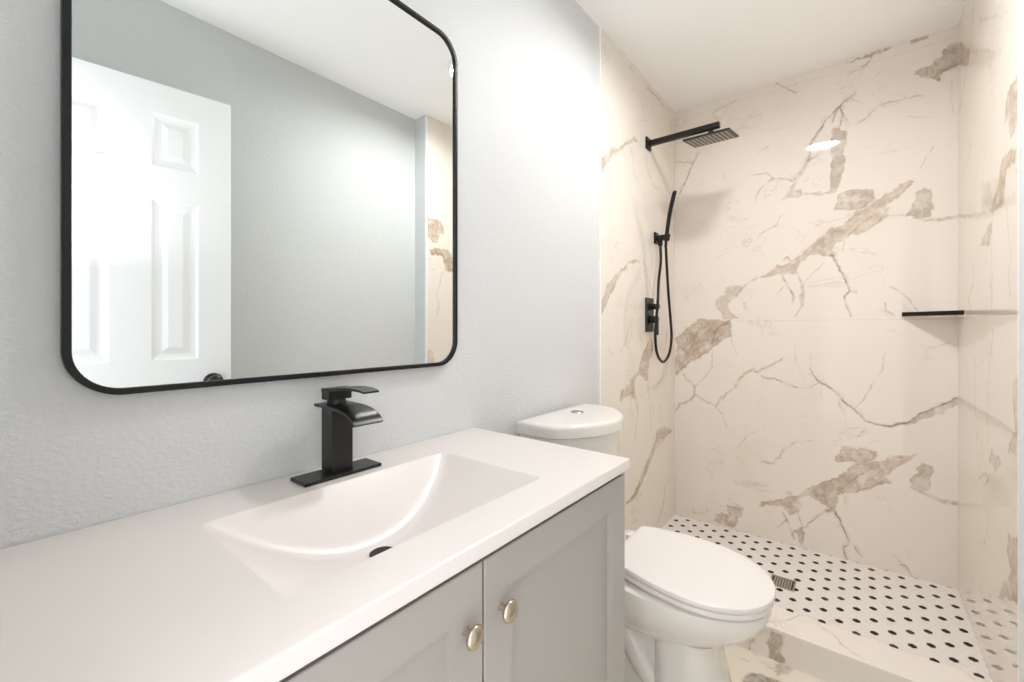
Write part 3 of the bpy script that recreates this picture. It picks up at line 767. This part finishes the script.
# ------------------------------------------------------------------ toilet
TY = 1.497 * S
toi = thing('toilet', 'white two-piece toilet with closed lid between the vanity and the shower', 'toilet', (0.33, TY, 0.0))
def egg(xb, xf, hw, z, n=56, ef=2.1, eb=3.0, split=0.42):
    xc = xb + (xf - xb) * split; pts = []
    for k in range(n):
        a = 2 * math.pi * k / n; c, s = math.cos(a), math.sin(a)
        e, L = (ef, xf - xc) if c >= 0 else (eb, xc - xb)
        x = xc + L * math.copysign(abs(c) ** (2 / e), c); y = hw * math.copysign(abs(s) ** (2 / (ef if c >= 0 else eb)), s)
        pts.append(Vector((x, TY + y, z)))
    return pts
bm = bmesh.new()
sec = [(0.262, 0.20, 0.556, 0.098), (0.274, 0.19, 0.570, 0.111), (0.291, 0.17, 0.594, 0.128), (0.312, 0.15, 0.625, 0.146), (0.338, 0.13, 0.655, 0.163),
       (0.365, 0.12, 0.675, 0.175), (0.390, 0.115, 0.685, 0.180), (0.403, 0.115, 0.684, 0.178), (0.4085, 0.120, 0.676, 0.170)]
loft(bm, [[Vector((p.x, p.y, p.z + 0.8 * max(0.0, min(1.0, (z - 0.30) / 0.1)) * 0.020 * min(1.0, max(0.0, (0.69 - p.x) / 0.40)))) for p in egg(b, f, h, z, ef=2.15, eb=2.7, split=0.5)] for z, b, f, h in sec])
# front column of the pedestal
col = [(0.0, 0.38, 0.615, 0.122), (0.03, 0.385, 0.607, 0.118), (0.10, 0.395, 0.592, 0.112), (0.174, 0.40, 0.577, 0.108), (0.235, 0.40, 0.563, 0.106), (0.270, 0.40, 0.560, 0.107), (0.290, 0.40, 0.575, 0.108)]
loft(bm, [egg(b, f, h, z, ef=2.6, eb=3.5, split=0.5) for z, b, f, h in col])
# rear foot and the trapway rising behind it
foot = [(0.0, 0.14, 0.46, 0.100), (0.05, 0.14, 0.46, 0.092), (0.10, 0.145, 0.46, 0.068), (0.22, 0.15, 0.46, 0.066), (0.31, 0.15, 0.46, 0.090)]
loft(bm, [egg(b, f, h, z, ef=3.5, eb=3.5, split=0.5) for z, b, f, h in foot])
for s in (-1, 1):
    tube(bm, spline([(0.42, TY + s * 0.040, 0.09), (0.37, TY + s * 0.050, 0.15), (0.32, TY + s * 0.054, 0.215), (0.25, TY + s * 0.052, 0.215), (0.205, TY + s * 0.050, 0.13), (0.19, TY + s * 0.050, 0.03)], 6), [0.042] * 31, 16)
# deck that carries the tank
loft(bm, [egg(b, f, h, z, ef=5, eb=6, split=0.5) for z, b, f, h in ((0.300, 0.06, 0.27, 0.095), (0.335, 0.045, 0.28, 0.115), (0.385, 0.035, 0.285, 0.130), (0.4025, 0.035, 0.285, 0.130))])
obj('bowl', bm, M_china, toi, smooth=40)
def rise(x): return 0.020 * min(1.0, max(0.0, (0.69 - x) / 0.40))          # the rim climbs a little towards the hinges
def lid_ring(xb, xf, hw, z, n=40):
    xc = xb + 0.50 * (xf - xb); L = xf - xc; half = []
    for k in range(n + 1):                                   # tip -> widest point
        a = math.pi / 2 * k / n; half.append((xc + L * math.cos(a) ** (2 / 2.12), hw * math.sin(a) ** (2 / 2.12)))
    for k in range(1, 14):                                   # widest point -> back corner
        s = 1 - k / 14 * 0.92; half.append((xb + (xc - xb) * s, hw * (0.76 + 0.24 * math.sin(math.pi / 2 * s))))
    half += [(xb + 0.008, hw * 0.745), (xb + 0.002, hw * 0.715), (xb, hw * 0.66)]
    pts = [(x, y) for x, y in half] + [(x, -y) for x, y in reversed(half[1:])]
    return [Vector((x, TY + y, z + rise(x))) for x, y in pts]
def slabring(xb, xf, hw, z0, z1, r):
    seq = [(r, z0), (r * 0.3, z0 + r * 0.3), (0, z0 + r), (0, z1 - r), (r * 0.3, z1 - r * 0.3), (r, z1)]
    return [lid_ring(xb + i, xf - i, hw - i, z) for i, z in seq]
obj('seat', loft(bmesh.new(), slabring(0.290, 0.690, 0.172, 0.4145, 0.4295, 0.004)), M_seat, toi, smooth=40)
rg = slabring(0.288, 0.694, 0.174, 0.4315, 0.4475, 0.005)
rg += [lid_ring(0.288 + 0.02, 0.694 - 0.02, 0.154, 0.4487), lid_ring(0.288 + 0.08, 0.694 - 0.08, 0.10, 0.4500)]
obj('seat_lid', loft(bmesh.new(), rg), M_seat, toi, smooth=40)
for s in (-1, 1):
    bm = bmesh.new(); box(bm, (0.258, TY + s * 0.075 - 0.02, 0.400), (0.300, TY + s * 0.075 + 0.02, 0.455), 0.006, 3)
    obj('seat_hinge', bm, M_seat, toi, smooth=40)
def tank_outline(x0, xs, xm, hw, z, r=0.02, n=24):
    pts = [Vector((x0, TY + hw, z)), Vector((x0, TY - hw, z))]
    for k in range(n + 1):
        u = -1 + 2 * k / n
        b = max(0.0, 1 - u * u) ** 0.78
        pts.append(Vector((xs + (xm - xs) * b, TY + u * hw, z)))
    return pts
ZT = (1.310 - 0.339) * S
obj('tank', loft(bmesh.new(), [tank_outline(0.020, a, b, h, z) for z, a, b, h in ((0.403, 0.112, 0.210, 0.175), (0.42, 0.116, 0.220, 0.182), (0.60, 0.122, 0.236, 0.198), (ZT - 0.036, 0.125, 0.243, 0.204))]), M_china, toi, smooth=38)
lid = obj('tank_lid', loft(bmesh.new(), [tank_outline(0.014 + i, 0.132 - i, 0.254 - i, 0.213 - i, z) for i, z in ((0.004, ZT - 0.042), (0.0, ZT - 0.039), (0.0, ZT - 0.014), (0.001, ZT - 0.008), (0.004, ZT - 0.003), (0.010, ZT - 0.0005), (0.02, ZT))]), M_china, toi, smooth=50)
bx, by = 0.095, 1.322
bm = bmesh.new(); lathe(bm, (bx, by, ZT - 0.001), (0, 0, 1), [(0, 0.023), (0.003, 0.023), (0.0045, 0.0215), (0.0045, 0.0005)], 32)
fb = obj('flush_button', bm, M_chrome, lid, smooth=30); fb['label'] = 'round chrome dual flush button'

# ------------------------------------------------------------------ rain shower
AY_, AZ = 2.545 * S, (1.310 + 1.105) * S
rs = thing('rain_shower', 'black square rain shower head on a straight arm from the left shower wall', 'shower head', (0.0, AY_, AZ))
obj('wall_flange', B((0.0, AY_ - 0.030, AZ - 0.030), (0.010, AY_ + 0.030, AZ + 0.030), 0.002), M_black, rs)
obj('arm', B((0.008, AY_ - 0.013, AZ - 0.013), (0.402 * S, AY_ + 0.013, AZ + 0.013), 0.002), M_black, rs)
HX, HH, tilt = 0.357 * S, 0.101, math.radians(9.5)
HZ = (1.310 + 1.043) * S
obj('swivel_joint', tube(bmesh.new(), [(HX, AY_, AZ - 0.010), (HX, AY_, AZ - 0.018), (HX, AY_, AZ - 0.024), (HX, AY_, AZ - 0.036), (HX, AY_, HZ + 0.004)], [0.010, 0.010, 0.013, 0.013, 0.012], 20), M_black, rs, smooth=35)
rot = Matrix.Translation((HX, AY_, HZ)) @ Matrix.Rotation(tilt, 4, 'X')
bm = B((-HH, -HH, -0.004), (HH, HH, 0.004), 0.0015); bmesh.ops.transform(bm, matrix=rot, verts=bm.verts)
hd = obj('head_plate', bm, M_black, rs)
bm = bmesh.new()
for i in range(10):
    u = -0.082 + i * 0.164 / 9
    box(bm, (u - 0.0038, -0.086, -0.0058), (u + 0.0038, 0.086, -0.0036), 0.0008, 1)
bmesh.ops.transform(bm, matrix=rot, verts=bm.verts)
nz = obj('nozzle_rows', bm, M_nozzle, hd); nz['label'] = 'ten grey rows of spray nozzles'

# ------------------------------------------------------------------ hand shower, its holder and hose
hs = thing('hand_shower', 'slim black hand shower in its wall holder with a looping black hose', 'hand shower', (0.0, 2.36, 1.6))
obj('wall_plate', B((0.0, 2.287, 1.588), (0.012, 2.333, 1.648), 0.003), M_black, hs)
bm = bmesh.new(); box(bm, (0.010, 2.292, 1.602), (0.056, 2.320, 1.630), 0.004)
lathe(bm, (0.0655, 2.2965, 1.595), (0.18, -0.05, 1.0), [(0.0, 0.013), (0.002, 0.0155), (0.034, 0.0155), (0.036, 0.013)], 24)
lathe(bm, (0.030, 2.306, 1.606), (0, 0, -1), [(0.0, 0.012), (0.030, 0.012), (0.032, 0.010)], 24)
obj('holder', bm, M_black, hs, smooth=35)
obj('wand', tube(bmesh.new(), spline([(0.061, 2.298, 1.560), (0.066, 2.2955, 1.612), (0.078, 2.291, 1.690), (0.094, 2.286, 1.770), (0.112, 2.281, 1.834), (0.1125, 2.281, 1.837)], 5), [0.0075] * 4 + [0.0105] * 21 + [0.009], 18), M_black, hs, smooth=40)
obj('hose', tube(bmesh.new(), spline([(0.030, 2.306, 1.580), (0.046, 2.268, 1.485), (0.065, 2.185, 1.373), (0.082, 2.129, 1.273), (0.081, 2.109, 1.174), (0.078, 2.105, 1.085), (0.069, 2.155, 1.004), (0.061, 2.26, 0.957), (0.054, 2.371, 0.993), (0.052, 2.416, 1.079), (0.052, 2.401, 1.178), (0.055, 2.366, 1.286), (0.059, 2.329, 1.418),
    (0.061, 2.300, 1.575)], 10), 0.0070, 14), M_black, hs, smooth=60)
# ------------------------------------------------------------------ shower valve

sv = thing('shower_valve', 'black rectangular shower valve plate with two handles on the left shower wall', 'shower valve', (0.0, 2.22, 1.20))
obj('plate', B((0.0, 2.169, 1.114), (0.010, 2.268, 1.291), 0.003), M_bronze, sv)
bm = bmesh.new(); lathe(bm, (0.009, 2.215, 1.245), (1, 0, 0), [(0, 0.019), (0.006, 0.019), (0.008, 0.0145), (0.046, 0.0145), (0.048, 0.0125)], 28)
obj('diverter_knob', bm, M_black, sv, smooth=35)
bm = bmesh.new(); lathe(bm, (0.009, 2.215, 1.178), (1, 0, 0), [(0, 0.024), (0.006, 0.024), (0.008, 0.0185), (0.040, 0.0185), (0.042, 0.0165)], 28)
kn = obj('mixer_knob', bm, M_black, sv, smooth=35)
obj('lever', B((0.043, 2.206, 1.098), (0.053, 2.224, 1.196), 0.003), M_black, kn)

# ------------------------------------------------------------------ corner shelf
SZ = (1.310 + 0.0655) * S
sh = thing('corner_shelf', 'small triangular shelf with a black front rail in the far right shower corner', 'shelf', (XR, YB, SZ))
q = 0.208 * S
bm = bmesh.new()
loft(bm, [[Vector((XR, YB, z)), Vector((XR - q, YB, z)), Vector((XR, YB - q * 0.90, z))] for z in (SZ - 0.010, SZ)])
obj('shelf_plate', bm, M_glass_edge, sh)
bm = bmesh.new()
a0, a1 = Vector((XR - q, YB, 0)), Vector((XR, YB - q * 0.90, 0)); dirn = (a1 - a0).normalized(); nr = Vector((-dirn.y, dirn.x, 0)) * -1
if nr.y > 0: nr = -nr
loft(bm, [[p + nr * s + Vector((0, 0, z)) for s, z in ((-0.003, SZ - 0.004), (0.004, SZ - 0.004), (0.004, SZ + 0.014), (-0.003, SZ + 0.014))] for p in (a0 + dirn * 0.006, a1 - dirn * 0.004)])
rl = obj('front_rail', bm, M_black, sh); rl['label'] = 'black front rail'

# ------------------------------------------------------------------ shower drain
sd = thing('shower_drain', 'square steel drain grate in the dotted shower floor beside the toilet lid', 'drain', (DRX, DRY, ZF))
bm = bmesh.new(); box(bm, (DRX - DRH, DRY - DRH, ZF - 0.002), (DRX + DRH, DRY + DRH, ZF + 0.0012))
pan = obj('pan', bm, M_hole, sd)
bm = bmesh.new(); e = 0.006
for lo, hi in (((-DRH, -DRH), (DRH, -DRH + e)), ((-DRH, DRH - e), (DRH, DRH)), ((-DRH, -DRH + e), (-DRH + e, DRH - e)), ((DRH - e, -DRH + e), (DRH, DRH - e))):
    box(bm, (DRX + lo[0], DRY + lo[1], ZF), (DRX + hi[0], DRY + hi[1], ZF + 0.0030))
for k in range(7):
    u = -DRH + e + (k + 1) * (2 * DRH - 2 * e) / 8
    box(bm, (DRX + u - 0.0036, DRY - DRH + e, ZF), (DRX + u + 0.0036, DRY + DRH - e, ZF + 0.0028))
obj('grate', bm, M_steel, sd)
